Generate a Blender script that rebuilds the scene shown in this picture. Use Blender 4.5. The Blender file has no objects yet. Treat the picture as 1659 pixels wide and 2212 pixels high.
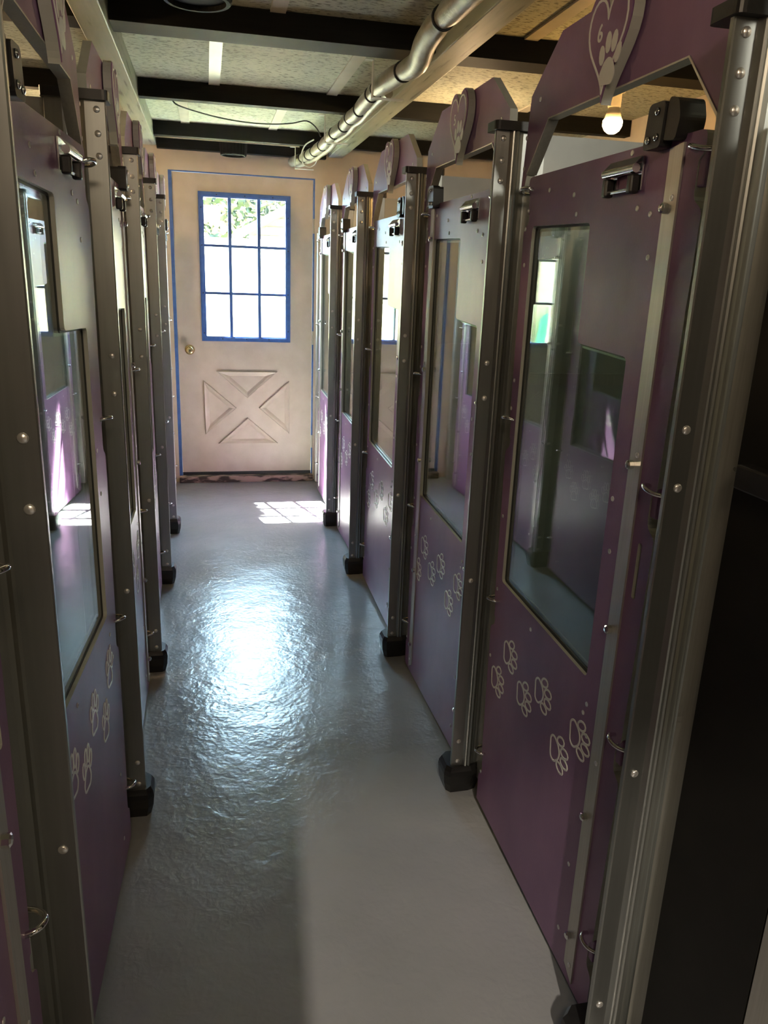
import bpy, bmesh, math, random
from mathutils import Vector, Matrix
from mathutils.geometry import tessellate_polygon
random.seed(7)
PI = math.pi
scn = bpy.context.scene
col = scn.collection

# ------------------------------------------------------------------ materials
MATS = {}
def new_mat(name):
    m = bpy.data.materials.new(name); m.use_nodes = True
    nt = m.node_tree; nt.nodes.clear()
    out = nt.nodes.new('ShaderNodeOutputMaterial')
    MATS[name] = m
    return m, nt, out
def N(nt, t, **kw):
    n = nt.nodes.new(t)
    for k, v in kw.items():
        if hasattr(n, k): setattr(n, k, v)
        else: n.inputs[k.replace('_', ' ')].default_value = v
    return n
def ramp(nt, pos):
    r = nt.nodes.new('ShaderNodeValToRGB'); e = r.color_ramp.elements
    while len(e) > 1: e.remove(e[-1])
    for i, (p, c) in enumerate(pos):
        el = e[0] if i == 0 else e.new(p)
        el.position = p; el.color = (c[0], c[1], c[2], 1)
    return r
def coords(nt, scale=(1, 1, 1), rot=(0, 0, 0), kind='Object'):
    tc = nt.nodes.new('ShaderNodeTexCoord'); mp = nt.nodes.new('ShaderNodeMapping')
    mp.inputs['Scale'].default_value = scale; mp.inputs['Rotation'].default_value = rot
    nt.links.new(tc.outputs[kind], mp.inputs['Vector'])
    return mp.outputs['Vector']
def surf(name, c1, c2=None, rough=.5, metal=0., scale=(4, 4, 4), nscale=3., detail=5., spec=.5,
         bump=0., bscale=60., r2=None, lo=.35, hi=.65, coat=0.):
    m, nt, out = new_mat(name)
    b = N(nt, 'ShaderNodeBsdfPrincipled'); L = nt.links.new
    b.inputs['Roughness'].default_value = rough; b.inputs['Metallic'].default_value = metal
    b.inputs['Specular IOR Level'].default_value = spec
    b.inputs['Coat Weight'].default_value = coat
    v = coords(nt, scale)
    n = N(nt, 'ShaderNodeTexNoise'); n.inputs['Scale'].default_value = nscale; n.inputs['Detail'].default_value = detail
    L(v, n.inputs['Vector'])
    r = ramp(nt, [(lo, c1), (hi, c2 or c1)]); L(n.outputs['Fac'], r.inputs['Fac']); L(r.outputs['Color'], b.inputs['Base Color'])
    if r2 is not None:
        mr = N(nt, 'ShaderNodeMapRange'); mr.inputs['To Min'].default_value = rough; mr.inputs['To Max'].default_value = r2
        L(n.outputs['Fac'], mr.inputs['Value']); L(mr.outputs['Result'], b.inputs['Roughness'])
    if bump:
        n2 = N(nt, 'ShaderNodeTexNoise'); n2.inputs['Scale'].default_value = bscale; n2.inputs['Detail'].default_value = 3
        L(v, n2.inputs['Vector'])
        bp = N(nt, 'ShaderNodeBump'); bp.inputs['Strength'].default_value = bump; bp.inputs['Distance'].default_value = .004
        L(n2.outputs['Fac'], bp.inputs['Height']); L(bp.outputs['Normal'], b.inputs['Normal'])
    L(b.outputs['BSDF'], out.inputs['Surface'])
    return m
PURPLE = surf('purple_plastic', (.185, .088, .200), (.31, .170, .310), rough=.34, r2=.44, scale=(1, 1, .6), nscale=5, bump=.06, bscale=220, lo=.3, hi=.72)
CORE = surf('pale_plastic_core', (.46, .47, .42), (.52, .53, .48), rough=.35)
WHITE = surf('white_plastic_engraving', (.74, .73, .70), (.8, .79, .76), rough=.3)
CREAM = surf('cream_plastic', (.50, .47, .38), (.56, .53, .43), rough=.4)
ALU = surf('brushed_aluminium', (.36, .375, .36), (.39, .405, .39), rough=.34, r2=.38, metal=.92, scale=(20, 20, 1), nscale=5)
PLATE = surf('satin_aluminium_plate', (.50, .49, .45), (.56, .55, .51), rough=.42, metal=.75, scale=(30, 30, 1), nscale=6)
DIVID = surf('grey_divider_sheet', (.46, .48, .46), (.5, .52, .5), rough=.4, metal=.2)
CHROME = surf('chrome', (.75, .75, .73), rough=.12, metal=1.)
STEEL = surf('rivet_steel', (.88, .87, .85), rough=.32, metal=.8)
BLACK = surf('black_rubber', (.012, .012, .012), (.02, .02, .02), rough=.38, bump=.05, bscale=90)
MATTE = surf('matte_black', (.006, .006, .005), (.009, .009, .007), rough=.75, spec=.2)
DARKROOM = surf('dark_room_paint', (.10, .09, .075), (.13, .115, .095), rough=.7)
GASKET = surf('black_gasket', (.03, .033, .033), rough=.5)
DARKP = surf('shaded_panel', (.010, .0095, .008), (.014, .013, .011), rough=.55, spec=.25)  # near-black base colour stands in for shade on the near kennel front
BLUE = surf('blue_gloss_paint', (.045, .11, .34), (.06, .14, .40), rough=.3, nscale=8)
DOORP = surf('door_cream_pink_paint', (.60, .50, .40), (.66, .56, .46), rough=.34, nscale=2.2, bump=.14, bscale=26, r2=.5)
WALLP = surf('wall_cream_paint', (.62, .53, .42), (.68, .58, .47), rough=.6, nscale=2, bump=.05, bscale=60)
WALLD = surf('side_wall_paint', (.55, .47, .36), (.6, .52, .4), rough=.7)
JOIST = surf('black_painted_wood', (.005, .005, .004), (.008, .008, .006), rough=.7, spec=.2, scale=(1, 20, 20), nscale=4)
BRASS = surf('worn_brass', (.62, .47, .20), (.70, .55, .28), rough=.22, metal=1.)
PIPE = surf('pipe_insulation', (.19, .185, .13), (.27, .26, .19), rough=.42, nscale=6, bump=.25, bscale=30)
CABLE = surf('black_cable', (.01, .01, .01), rough=.5)
CABLEW = surf('grey_cable', (.5, .49, .42), rough=.5)
STRAP = surf('galvanised_strap', (.50, .50, .44), (.56, .56, .5), rough=.5, metal=.3)
SILL = surf('peeling_sill_paint', (.05, .035, .03), (.42, .30, .24), rough=.6, scale=(1, 3, 3), nscale=9, lo=.45, hi=.55, bump=.4, bscale=40)
BARK = surf('tree_bark', (.10, .07, .04), (.18, .13, .08), rough=.9)
LEAF = surf('leaf_green', (.0028, .0095, .0003), (.0065, .016, .0008), rough=.5, nscale=2)
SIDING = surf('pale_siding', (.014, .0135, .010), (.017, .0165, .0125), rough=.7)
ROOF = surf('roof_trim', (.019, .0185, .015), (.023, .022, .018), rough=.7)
HOSE = surf('green_hose', (.06, .45, .25), (.10, .55, .33), rough=.35)
GROUND = surf('pale_dry_grass_ground', (.46, .50, .27), (.52, .55, .33), rough=.8)

def beam_mat():
    m, nt, out = new_mat('scratched_beam_paint'); L = nt.links.new
    b = N(nt, 'ShaderNodeBsdfPrincipled'); b.inputs['Roughness'].default_value = .5
    v = coords(nt, (14, 1.2, 14)); n = N(nt, 'ShaderNodeTexNoise'); n.inputs['Scale'].default_value = 3; n.inputs['Detail'].default_value = 6
    L(v, n.inputs['Vector']); r = ramp(nt, [(.30, (.14, .145, .10)), (.40, (.33, .345, .25)), (.7, (.40, .41, .305))])
    L(n.outputs['Fac'], r.inputs['Fac']); L(r.outputs['Color'], b.inputs['Base Color'])
    bp = N(nt, 'ShaderNodeBump'); bp.inputs['Strength'].default_value = .3; bp.inputs['Distance'].default_value = .004
    L(n.outputs['Fac'], bp.inputs['Height']); L(bp.outputs['Normal'], b.inputs['Normal'])
    L(b.outputs['BSDF'], out.inputs['Surface']); return m
BEAM = beam_mat()

def tile_mat():
    m, nt, out = new_mat('fissured_ceiling_tile'); L = nt.links.new
    b = N(nt, 'ShaderNodeBsdfPrincipled'); b.inputs['Roughness'].default_value = .8
    v = coords(nt, (24, 90, 1)); n = N(nt, 'ShaderNodeTexNoise'); n.inputs['Scale'].default_value = 1.6; n.inputs['Detail'].default_value = 2
    L(v, n.inputs['Vector']); r = ramp(nt, [(.575, (.47, .485, .37)), (.62, (.13, .125, .085))])
    L(n.outputs['Fac'], r.inputs['Fac']); L(r.outputs['Color'], b.inputs['Base Color'])
    L(b.outputs['BSDF'], out.inputs['Surface']); return m
TILE = tile_mat()

def floor_mat():
    m, nt, out = new_mat('grey_floor_paint'); L = nt.links.new
    b = N(nt, 'ShaderNodeBsdfPrincipled'); b.inputs['Specular IOR Level'].default_value = .62
    v = coords(nt)
    n = N(nt, 'ShaderNodeTexNoise'); n.inputs['Scale'].default_value = 2.2; n.inputs['Detail'].default_value = 6; L(v, n.inputs['Vector'])
    r = ramp(nt, [(.3, (.28, .295, .31)), (.7, (.34, .35, .365))]); L(n.outputs['Fac'], r.inputs['Fac'])
    # scuffs and small dark debris, with a shape of their own
    d = N(nt, 'ShaderNodeTexVoronoi'); d.inputs['Scale'].default_value = 9; L(v, d.inputs['Vector'])
    dr = ramp(nt, [(.012, (0, 0, 0)), (.02, (1, 1, 1))]); L(d.outputs['Distance'], dr.inputs['Fac'])
    mx = N(nt, 'ShaderNodeMix', data_type='RGBA', blend_type='MULTIPLY'); mx.inputs['Factor'].default_value = .8
    L(r.outputs['Color'], mx.inputs[6]); L(dr.outputs['Color'], mx.inputs[7]); L(mx.outputs[2], b.inputs['Base Color'])
    mr = N(nt, 'ShaderNodeMapRange'); mr.inputs['From Min'].default_value = .3; mr.inputs['From Max'].default_value = .7
    mr.inputs['To Min'].default_value = .16; mr.inputs['To Max'].default_value = .27
    L(n.outputs['Fac'], mr.inputs['Value']); L(mr.outputs['Result'], b.inputs['Roughness'])
    n2 = N(nt, 'ShaderNodeTexNoise'); n2.inputs['Scale'].default_value = 26; n2.inputs['Detail'].default_value = 4; n2.inputs['Distortion'].default_value = .8
    L(v, n2.inputs['Vector'])
    n3 = N(nt, 'ShaderNodeTexNoise'); n3.inputs['Scale'].default_value = 5; n3.inputs['Detail'].default_value = 2; L(v, n3.inputs['Vector'])
    n4 = N(nt, 'ShaderNodeTexVoronoi'); n4.inputs['Scale'].default_value = 70; L(v, n4.inputs['Vector'])
    a = N(nt, 'ShaderNodeMath', operation='MULTIPLY'); a.inputs[1].default_value = 3.0; L(n3.outputs['Fac'], a.inputs[0])
    a2 = N(nt, 'ShaderNodeMath', operation='ADD'); L(n2.outputs['Fac'], a2.inputs[0]); L(a.outputs[0], a2.inputs[1])
    a3 = N(nt, 'ShaderNodeMath', operation='MULTIPLY'); a3.inputs[1].default_value = .25; L(n4.outputs['Distance'], a3.inputs[0])
    a4 = N(nt, 'ShaderNodeMath', operation='ADD'); L(a2.outputs[0], a4.inputs[0]); L(a3.outputs[0], a4.inputs[1])
    bp = N(nt, 'ShaderNodeBump'); bp.inputs['Strength'].default_value = .26; bp.inputs['Distance'].default_value = .006
    L(a4.outputs[0], bp.inputs['Height']); L(bp.outputs['Normal'], b.inputs['Normal'])
    L(b.outputs['BSDF'], out.inputs['Surface']); return m
FLOOR = floor_mat()

def block_mat():
    m, nt, out = new_mat('cream_block_wall'); L = nt.links.new
    b = N(nt, 'ShaderNodeBsdfPrincipled'); b.inputs['Roughness'].default_value = .9
    v = coords(nt, (1, 1, 1), (PI / 2, 0, 0))
    br = N(nt, 'ShaderNodeTexBrick'); br.inputs['Scale'].default_value = 1
    br.inputs['Color1'].default_value = (.70, .62, .42, 1); br.inputs['Color2'].default_value = (.66, .58, .40, 1)
    br.inputs['Mortar'].default_value = (.42, .37, .26, 1); br.inputs['Mortar Size'].default_value = .006
    br.inputs['Brick Width'].default_value = .5; br.inputs['Row Height'].default_value = .2
    L(v, br.inputs['Vector']); L(br.outputs['Color'], b.inputs['Base Color'])
    L(b.outputs['BSDF'], out.inputs['Surface']); return m
BLOCK = block_mat()

def glass_mat(name, tint=(.86, .93, .90), ior=1.52):
    m, nt, out = new_mat(name); L = nt.links.new
    t = N(nt, 'ShaderNodeBsdfTransparent'); t.inputs['Color'].default_value = (*tint, 1)
    g = N(nt, 'ShaderNodeBsdfGlossy'); g.inputs['Roughness'].default_value = 0.0; g.inputs['Color'].default_value = (1, 1, 1, 1)
    f = N(nt, 'ShaderNodeFresnel'); 
    ge = N(nt, 'ShaderNodeNewGeometry'); mr = N(nt, 'ShaderNodeMapRange'); mr.inputs['To Min'].default_value = ior; mr.inputs['To Max'].default_value = 1 / ior
    L(ge.outputs['Backfacing'], mr.inputs['Value']); L(mr.outputs['Result'], f.inputs['IOR'])
    mx = N(nt, 'ShaderNodeMixShader'); L(f.outputs[0], mx.inputs[0]); L(t.outputs[0], mx.inputs[1]); L(g.outputs[0], mx.inputs[2])
    L(mx.outputs[0], out.inputs['Surface']); return m
GLASS = glass_mat('kennel_glass', (.84, .93, .89), 1.8)
WGLASS = glass_mat('window_glass', (.95, .97, .96), 1.5)

def emit_mat(name, c, s):
    m, nt, out = new_mat(name); e = N(nt, 'ShaderNodeEmission'); e.inputs['Color'].default_value = (*c, 1); e.inputs['Strength'].default_value = s
    nt.links.new(e.outputs[0], out.inputs['Surface']); return m
BULB = emit_mat('lit_bulb', (1.0, .55, .17), 70)
BULB2 = emit_mat('brighter_lit_bulb', (1.0, .68, .36), 140)

# ------------------------------------------------------------------ mesh helpers
class MB:
    def __init__(s): s.v = []; s.f = []; s.mi = []; s.sm = []
    def add(s, vs, fs, mi=0, smooth=False):
        o = len(s.v); s.v += [tuple(p) for p in vs]
        for f in fs: s.f.append(tuple(i + o for i in f)); s.mi.append(mi); s.sm.append(smooth)
    def box(s, x0, x1, y0, y1, z0, z1, mi=0, b=0.):
        if b <= 0:
            vs = [(x, y, z) for x in (x0, x1) for y in (y0, y1) for z in (z0, z1)]
            s.add(vs, [(0, 1, 3, 2), (4, 6, 7, 5), (0, 4, 5, 1), (2, 3, 7, 6), (0, 2, 6, 4), (1, 5, 7, 3)], mi)
        else:
            bm = bmesh.new(); bmesh.ops.create_cube(bm, size=1)
            for v in bm.verts: v.co = Vector(((x0 + x1) / 2 + v.co.x * (x1 - x0), (y0 + y1) / 2 + v.co.y * (y1 - y0), (z0 + z1) / 2 + v.co.z * (z1 - z0)))
            bmesh.ops.bevel(bm, geom=bm.edges[:], offset=b, segments=2, affect='EDGES', profile=.5)
            bm.verts.ensure_lookup_table(); bm.verts.index_update()
            s.add([v.co for v in bm.verts], [tuple(v.index for v in f.verts) for f in bm.faces], mi); bm.free()
        return s
    def plate(s, outer, holes=(), t=.02, mi=0, side=1, y0=0., b=0.):
        # polygon in local (x, z), thickness along +y from y0
        loops = [list(outer)] + [list(h) for h in holes]
        P = [p for l in loops for p in l]
        tri = tessellate_polygon([[Vector((p[0], p[1], 0)) for p in l] for l in loops])
        n = len(P); vs = [(p[0], y0, p[1]) for p in P] + [(p[0], y0 + t, p[1]) for p in P]
        fr = []; bk = []
        for a, b_, c in tri:
            pa, pb, pc = P[a], P[b_], P[c]
            cr = (pb[0] - pa[0]) * (pc[1] - pa[1]) - (pb[1] - pa[1]) * (pc[0] - pa[0])
            if cr < 0: b_, c = c, b_
            fr.append((a, b_, c)); bk.append((a + n, c + n, b_ + n))
        s.add(vs, fr + bk, mi)
        o = 0; fs = []
        for k, l in enumerate(loops):
            m = len(l); ar = sum(l[i][0] * l[(i + 1) % m][1] - l[(i + 1) % m][0] * l[i][1] for i in range(m))
            for i in range(m):
                a, c = o + i, o + (i + 1) % m
                q = (a, a + n, c + n, c)
                if (ar < 0) != (k > 0): q = q[::-1]
                fs.append(q)
            o += m
        s.add(vs, fs, side); return s
    def prism(s, prof, z0, z1, mi=0):
        # polygon in (x, y), extruded along z
        n = len(prof); vs = [(x, y, z0) for x, y in prof] + [(x, y, z1) for x, y in prof]
        ar = sum(prof[i][0] * prof[(i + 1) % n][1] - prof[(i + 1) % n][0] * prof[i][1] for i in range(n))
        tri = tessellate_polygon([[Vector((p[0], p[1], 0)) for p in prof]])
        fs = []
        for a, b, c in tri:
            cr = (prof[b][0] - prof[a][0]) * (prof[c][1] - prof[a][1]) - (prof[b][1] - prof[a][1]) * (prof[c][0] - prof[a][0])
            if cr < 0: b, c = c, b
            fs.append((a, c, b)); fs.append((a + n, b + n, c + n))
        for i in range(n):
            j = (i + 1) % n; q = (i, j, j + n, i + n)
            fs.append(q if ar > 0 else q[::-1])
        s.add(vs, fs, mi); return s
    def tube(s, pts, r, seg=8, mi=0, caps=True):
        pts = [Vector(p) for p in pts]; n = len(pts); rr = r if isinstance(r, (list, tuple)) else [r] * n
        vs = []; up = None
        for i, p in enumerate(pts):
            t = (pts[min(i + 1, n - 1)] - pts[max(i - 1, 0)]).normalized()
            if up is None: up = Vector((0, 0, 1)) if abs(t.z) < .9 else Vector((1, 0, 0))
            a = t.cross(up).normalized(); up = a.cross(t).normalized()
            for k in range(seg):
                w = 2 * PI * k / seg; vs.append(p + (a * math.cos(w) + up * math.sin(w)) * rr[i])
        fs = [(i * seg + k, i * seg + (k + 1) % seg, (i + 1) * seg + (k + 1) % seg, (i + 1) * seg + k) for i in range(n - 1) for k in range(seg)]
        s.add(vs, fs, mi, True)
        if caps: s.add(vs[:seg], [tuple(range(seg))[::-1]], mi); s.add(vs[-seg:], [tuple(range(seg))], mi)
        return s
    def lathe(s, prof, seg=20, o=(0, 0, 0), axis='z', mi=0, smooth=True):
        # prof: (r, h) along axis
        vs = []
        for r, h in prof:
            for k in range(seg):
                w = 2 * PI * k / seg; a, b = r * math.cos(w), r * math.sin(w)
                q = (a, b, h) if axis == 'z' else ((a, -h, b) if axis == '-y' else (h, a, b))
                vs.append((q[0] + o[0], q[1] + o[1], q[2] + o[2]))
        n = len(prof)
        fs = [(i * seg + k, i * seg + (k + 1) % seg, (i + 1) * seg + (k + 1) % seg, (i + 1) * seg + k) for i in range(n - 1) for k in range(seg)]
        if prof[0][0] > 1e-6: fs.append(tuple(range(seg))[::-1])
        if prof[-1][0] > 1e-6: fs.append(tuple((n - 1) * seg + k for k in range(seg)))
        s.add(vs, fs, mi, smooth); return s
    def ribbon(s, loop, w, h=.0012, mi=0):
        # closed raised line in local (x, z) on the plane y = 0, towards -y
        n = len(loop); P = [Vector((p[0], p[1])) for p in loop]; vs = []
        for i in range(n):
            t = (P[(i + 1) % n] - P[i - 1]).normalized(); nn = Vector((-t.y, t.x)) * w / 2
            a, b = P[i] + nn, P[i] - nn; c, d = P[i] + nn * .6, P[i] - nn * .6
            vs += [(a.x, .0005, a.y), (c.x, -h, c.y), (d.x, -h, d.y), (b.x, .0005, b.y)]
        fs = []
        for i in range(n):
            j = (i + 1) % n
            for k in range(3): fs.append((i * 4 + k, i * 4 + k + 1, j * 4 + k + 1, j * 4 + k))
        s.add(vs, fs, mi, False); return s
    def mesh(s, name, mats):
        me = bpy.data.meshes.new(name); me.from_pydata(s.v, [], s.f)
        for m in (mats if isinstance(mats, (list, tuple)) else [mats]): me.materials.append(m)
        me.polygons.foreach_set('material_index', s.mi); me.polygons.foreach_set('use_smooth', s.sm)
        me.validate(); me.update()
        bm = bmesh.new(); bm.from_mesh(me); bmesh.ops.recalc_face_normals(bm, faces=bm.faces[:]); bm.to_mesh(me); bm.free()
        return me
def obj(name, me, parent=None, loc=(0, 0, 0), rz=0., mats=None):
    if isinstance(me, MB): me = me.mesh(name, mats)
    o = bpy.data.objects.new(name, me); col.objects.link(o); o.location = loc; o.rotation_euler = (0, 0, rz)
    if parent: o.parent = parent
    return o
def thing(name, label, cat, loc=(0, 0, 0), rz=0., group=None):
    o = bpy.data.objects.new(name, None); col.objects.link(o); o.location = loc; o.rotation_euler = (0, 0, rz)
    o['label'] = label; o['category'] = cat
    if group: o['group'] = group
    return o
def tag(o, label, cat, group=None, kind=None):
    o['label'] = label; o['category'] = cat
    if group: o['group'] = group
    if kind: o['kind'] = kind
    return o
def struct(name, mb, m, parent=None, label=None):
    o = obj(name, mb, parent, mats=m)
    if parent is None: o['kind'] = 'structure'
    if label: o['label'] = label
    return o
def rounded(pts, r, seg=4):
    # round every corner of a polygon; r may be a list
    out = []; n = len(pts)
    for i in range(n):
        p = Vector(pts[i]); a = Vector(pts[i - 1]); b = Vector(pts[(i + 1) % n]); rr = r[i] if isinstance(r, (list, tuple)) else r
        if rr <= 0: out.append((p.x, p.y)); continue
        da = (a - p); db = (b - p); l = min(rr, da.length * .45, db.length * .45)
        pa = p + da.normalized() * l; pb = p + db.normalized() * l
        for k in range(seg + 1):
            t = k / seg; q = pa * (1 - t) ** 2 + p * 2 * t * (1 - t) + pb * t * t; out.append((q.x, q.y))
    return out
def ell(cx, cz, a, b, rot=0., n=16):
    return [(cx + a * math.cos(t) * math.cos(rot) - b * math.sin(t) * math.sin(rot), cz + a * math.cos(t) * math.sin(rot) + b * math.sin(t) * math.cos(rot)) for t in [2 * PI * k / n for k in range(n)]]

# ------------------------------------------------------------------ measured layout (metres)
XR, XL = .676, -.203           # corridor edges of the right and left posts
PR, PL = .733, -.246           # planes of the right and left fronts
YR = [1.03, 1.92, 2.80, 3.72, 4.53]
YL = [1.00, 1.96, 2.805, 3.70, 4.48]
YE = 5.68                      # end wall
ZC, ZJ, ZB = 2.33, 2.25, 2.23  # ceiling, joist undersides, beam undersides
XRW, XLW = 2.25, -1.80         # side walls

# ------------------------------------------------------------------ room
struct('floor', MB().box(XLW, XRW, -3.6, YE + .1, -.08, 0), FLOOR)
struct('ceiling', MB().box(XLW, XRW, -.6, YE, ZC, ZC + .05), TILE)
struct('wall_left', MB().box(XLW - .1, XLW, -3.6, YE, 0, 4.0), WALLD)
struct('wall_right', MB().box(XRW, XRW + .1, -3.6, YE, 0, 4.0), WALLD)
DX0, DX1, DZ1 = -.226, .735, 2.092
w = MB().plate([(XLW - .1, -.08), (XRW + .1, -.08), (XRW + .1, ZC + .1), (XLW - .1, ZC + .1)], [[(DX0, .0), (DX1, .0), (DX1, DZ1), (DX0, DZ1)]], t=.14, side=0, y0=YE)
struct('wall_end', w, WALLP)
# shallow raised plaster field above and beside the door
struct('trim_1', MB().plate([(-.283, 0), (DX0, 0), (DX0, DZ1), (DX1, DZ1), (DX1, 0), (.795, 0), (.795, 2.3), (-.283, 2.3)], t=.012, side=0, y0=YE - .012), WALLP)
# wall behind the photographer with the open doorway that lets the light in
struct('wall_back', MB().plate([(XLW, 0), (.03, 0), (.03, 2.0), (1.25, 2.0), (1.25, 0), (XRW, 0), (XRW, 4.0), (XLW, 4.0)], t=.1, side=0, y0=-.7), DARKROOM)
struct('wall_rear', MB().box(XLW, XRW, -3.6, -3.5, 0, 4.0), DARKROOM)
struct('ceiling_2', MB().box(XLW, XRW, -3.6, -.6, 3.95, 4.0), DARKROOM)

# blue jamb
jm = MB().plate([(DX0, 0), (DX0 + .022, 0), (DX0 + .022, DZ1 - .007), (DX1 - .010, DZ1 - .007), (DX1 - .010, 0), (DX1, 0), (DX1, DZ1), (DX0, DZ1)], t=.12, side=0, y0=YE - .012)
struct('trim_2', jm, BLUE)
struct('trim_3', MB().box(DX0, DX1, YE - .06, YE + .12, 0, .045, b=.004), SILL)

# the end door
d0, d1, dz0, dz1 = -.203, .723, .066, 2.083
wx0, wx1, wz0, wz1 = -.040, .570, 1.005, 1.973
slab = MB().plate([(d0, dz0), (d1, dz0), (d1, dz1), (d0, dz1)], [[(wx0 + .03, wz0 + .03), (wx1 - .03, wz0 + .03), (wx1 - .03, wz1 - .03), (wx0 + .03, wz1 - .03)]], t=.045, side=0, y0=YE)
door = struct('door_1', slab, DOORP, label='cream pink painted exterior door with blue nine pane window and crossed panel moulding')
def triframe(tri, w1=.018, w2=.034):
    mb = MB(); P = [Vector(p) for p in tri]; c = sum(P, Vector((0, 0))) / 3
    def inset(d):
        res = []
        for i in range(3):
            p, a, b = P[i], P[i - 1], P[(i + 1) % 3]
            u = (a - p).normalized(); v = (b - p).normalized(); bis = (u + v).normalized(); s = math.sqrt(max(1e-9, (1 - u.dot(v)) / 2))
            res.append(p + bis * d / s)
        return res
    rings = [(P, 0), (inset(.004), -.018), (inset(w1), -.012), (inset(w2), .0005)]
    vs = []
    for R, y in rings: vs += [(q.x, YE + y, q.y) for q in R]
    fs = [(r * 3 + i, r * 3 + (i + 1) % 3, (r + 1) * 3 + (i + 1) % 3, (r + 1) * 3 + i) for r in range(3) for i in range(3)]
    mb.add(vs, fs); return mb
for t3 in ([(.050, .798), (.482, .798), (.266, .607)], [(-.040, .733), (-.034, .343), (.188, .537)],
           [(.564, .733), (.566, .345), (.345, .537)], [(.266, .467), (.052, .277), (.484, .277)]):
    struct('panel_moulding', triframe(t3), DOORP, door)
wf = MB().plate([(wx0, wz0), (wx1, wz0), (wx1, wz1), (wx0, wz1)], [[(wx0 + .034, wz0 + .034), (wx1 - .034, wz0 + .034), (wx1 - .034, wz1 - .034), (wx0 + .034, wz1 - .034)]], t=.012, side=0, y0=YE - .012)
wf.plate([(wx0 + .008, wz0 + .008), (wx1 - .008, wz0 + .008), (wx1 - .008, wz1 - .008), (wx0 + .008, wz1 - .008)], [[(wx0 + .026, wz0 + .026), (wx1 - .026, wz0 + .026), (wx1 - .026, wz1 - .026), (wx0 + .026, wz1 - .026)]], t=.008, side=0, y0=YE - .019)
wfo = struct('window_frame', wf, BLUE, door, label='blue painted window frame')
for x in (.163, .357):
    struct('muntin', MB().box(x - .0105, x + .0105, YE - .010, YE + .02, wz0 + .03, wz1 - .03), BLUE, wfo)
for z in (1.636, 1.327):
    struct('muntin', MB().box(wx0 + .03, wx1 - .03, YE - .006, YE + .02, z - .0085, z + .0085), BLUE, wfo)
struct('window_glass', MB().box(wx0 + .03, wx1 - .03, YE + .022, YE + .026, wz0 + .03, wz1 - .03), WGLASS, door)
for i in range(14):
    t = [(wx0 + .12, wz1 - .017), (.265, wz1 - .017), (wx1 - .12, wz1 - .017), (wx0 + .017, wz1 - .1), (wx0 + .017, 1.636), (wx0 + .017, 1.327), (wx0 + .017, 1.06),
         (wx1 - .017, wz1 - .14), (wx1 - .017, 1.62), (wx1 - .017, 1.33), (wx1 - .017, 1.08), (.1, wz0 + .017), (.42, wz0 + .017), (.265, wz0 + .017)][i]
    struct('frame_screw', MB().lathe([(.004, 0), (.003, .0015)], 8, (t[0], YE - .0195, t[1]), '-y'), CABLE, wfo)
kn = MB().lathe([(.034, 0), (.034, .004), (.028, .008), (.012, .012), (.011, .03), (.020, .036), (.027, .048), (.026, .058), (.018, .064), (.007, .065)], 24, (-.125, YE, .943), '-y')
dk = struct('door_handle', kn, BRASS, door, label='round brass door knob')
struct('keyhole', MB().box(-.1275, -.1225, YE - .0662, YE - .0645, .936, .950), GASKET, dk)
for z in (1.79, 1.04, .29):
    hb = MB().box(d1 + .001, d1 + .012, YE - .008, YE + .002, z - .045, z + .045)
    hb.tube([(d1 + .006, YE - .010, z - .047), (d1 + .006, YE - .010, z + .047)], .0065, 10)
    struct('hinge', hb, CREAM, door)
struct('door_sweep', MB().box(d0, d1, YE - .006, YE + .03, .046, .068), GASKET, door)

# ------------------------------------------------------------------ ceiling timbers
b = tag(obj('ceiling_beam', MB().box(-.385, -.290, -.6, YE - .012, ZB, ZC, b=.004), mats=BEAM), 'long scratched olive cream beam running above the left kennel row', 'beam', 'long beams under the ceiling')
b = tag(obj('ceiling_beam', MB().box(.822, .918, -.6, YE - .012, ZB, ZC, b=.004), mats=BEAM), 'long scratched olive cream beam beside the insulated pipe on the right', 'beam', 'long beams under the ceiling')
jl = ['black ceiling joist above and behind the camera', 'black ceiling joist crossing the top edge of the picture', 'black ceiling joist at the lower edge of the first wide tile strip',
      'black ceiling joist just beyond the sagging black cable', ]
JY = [.88, 2.0, 3.12, 4.24, 5.36]
JLB = ['black ceiling joist nearest the open side behind the camera', 'black ceiling joist nearer the camera than the front round fixture', 'black ceiling joist crossing the top of the picture above the long fissured tile',
       'black ceiling joist between the two strips of pale ceiling tile', 'black ceiling joist nearest the end wall, edged by a thin pale strip']
for k, y in enumerate(JY):
    j = thing('ceiling_joist', JLB[k], 'joist', (0, y, ZJ), group='black joists across the ceiling')
    for x0, x1 in ((XLW, -.386), (-.289, .821), (.919, XRW)):
        obj('timber', MB().box(x0 + .001, x1 - .001, -.085 if k in (1, 2) else -.008, .054, 0, ZC - ZJ - .001), j, mats=JOIST)
    if k == 4:
        s_ = obj('metal_strip', MB().box(-.285, .60, .054, .058, -.006, .010), j, mats=CREAM)
b = tag(obj('wall_ledger', MB().box(-.286, .80, YE - .072, YE - .013, 2.212, ZC - .001), mats=JOIST), 'black board fixed along the top of the end wall above the door', 'board')
BAT = [(.235, 2.055, 3.118), (.035, 3.175, 4.238), (.60, 3.175, 4.238), (-.125, 4.295, 5.358), (.40, 4.295, 5.358), (1.15, 2.055, 3.118), (1.6, 3.175, 4.238)]
BL = ['pale batten on the ceiling tile at the very top of the picture', 'pale batten crossing the widest pale tile strip near its middle', 'pale batten behind the pipe hanger on the wide tile strip',
      'pale batten at the left end of the black cable', 'pale batten crossed by the black cable near the pipe', 'pale batten over the right kennels near the lit bulb', 'pale batten over the right kennels beyond the lit bulb']
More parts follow.
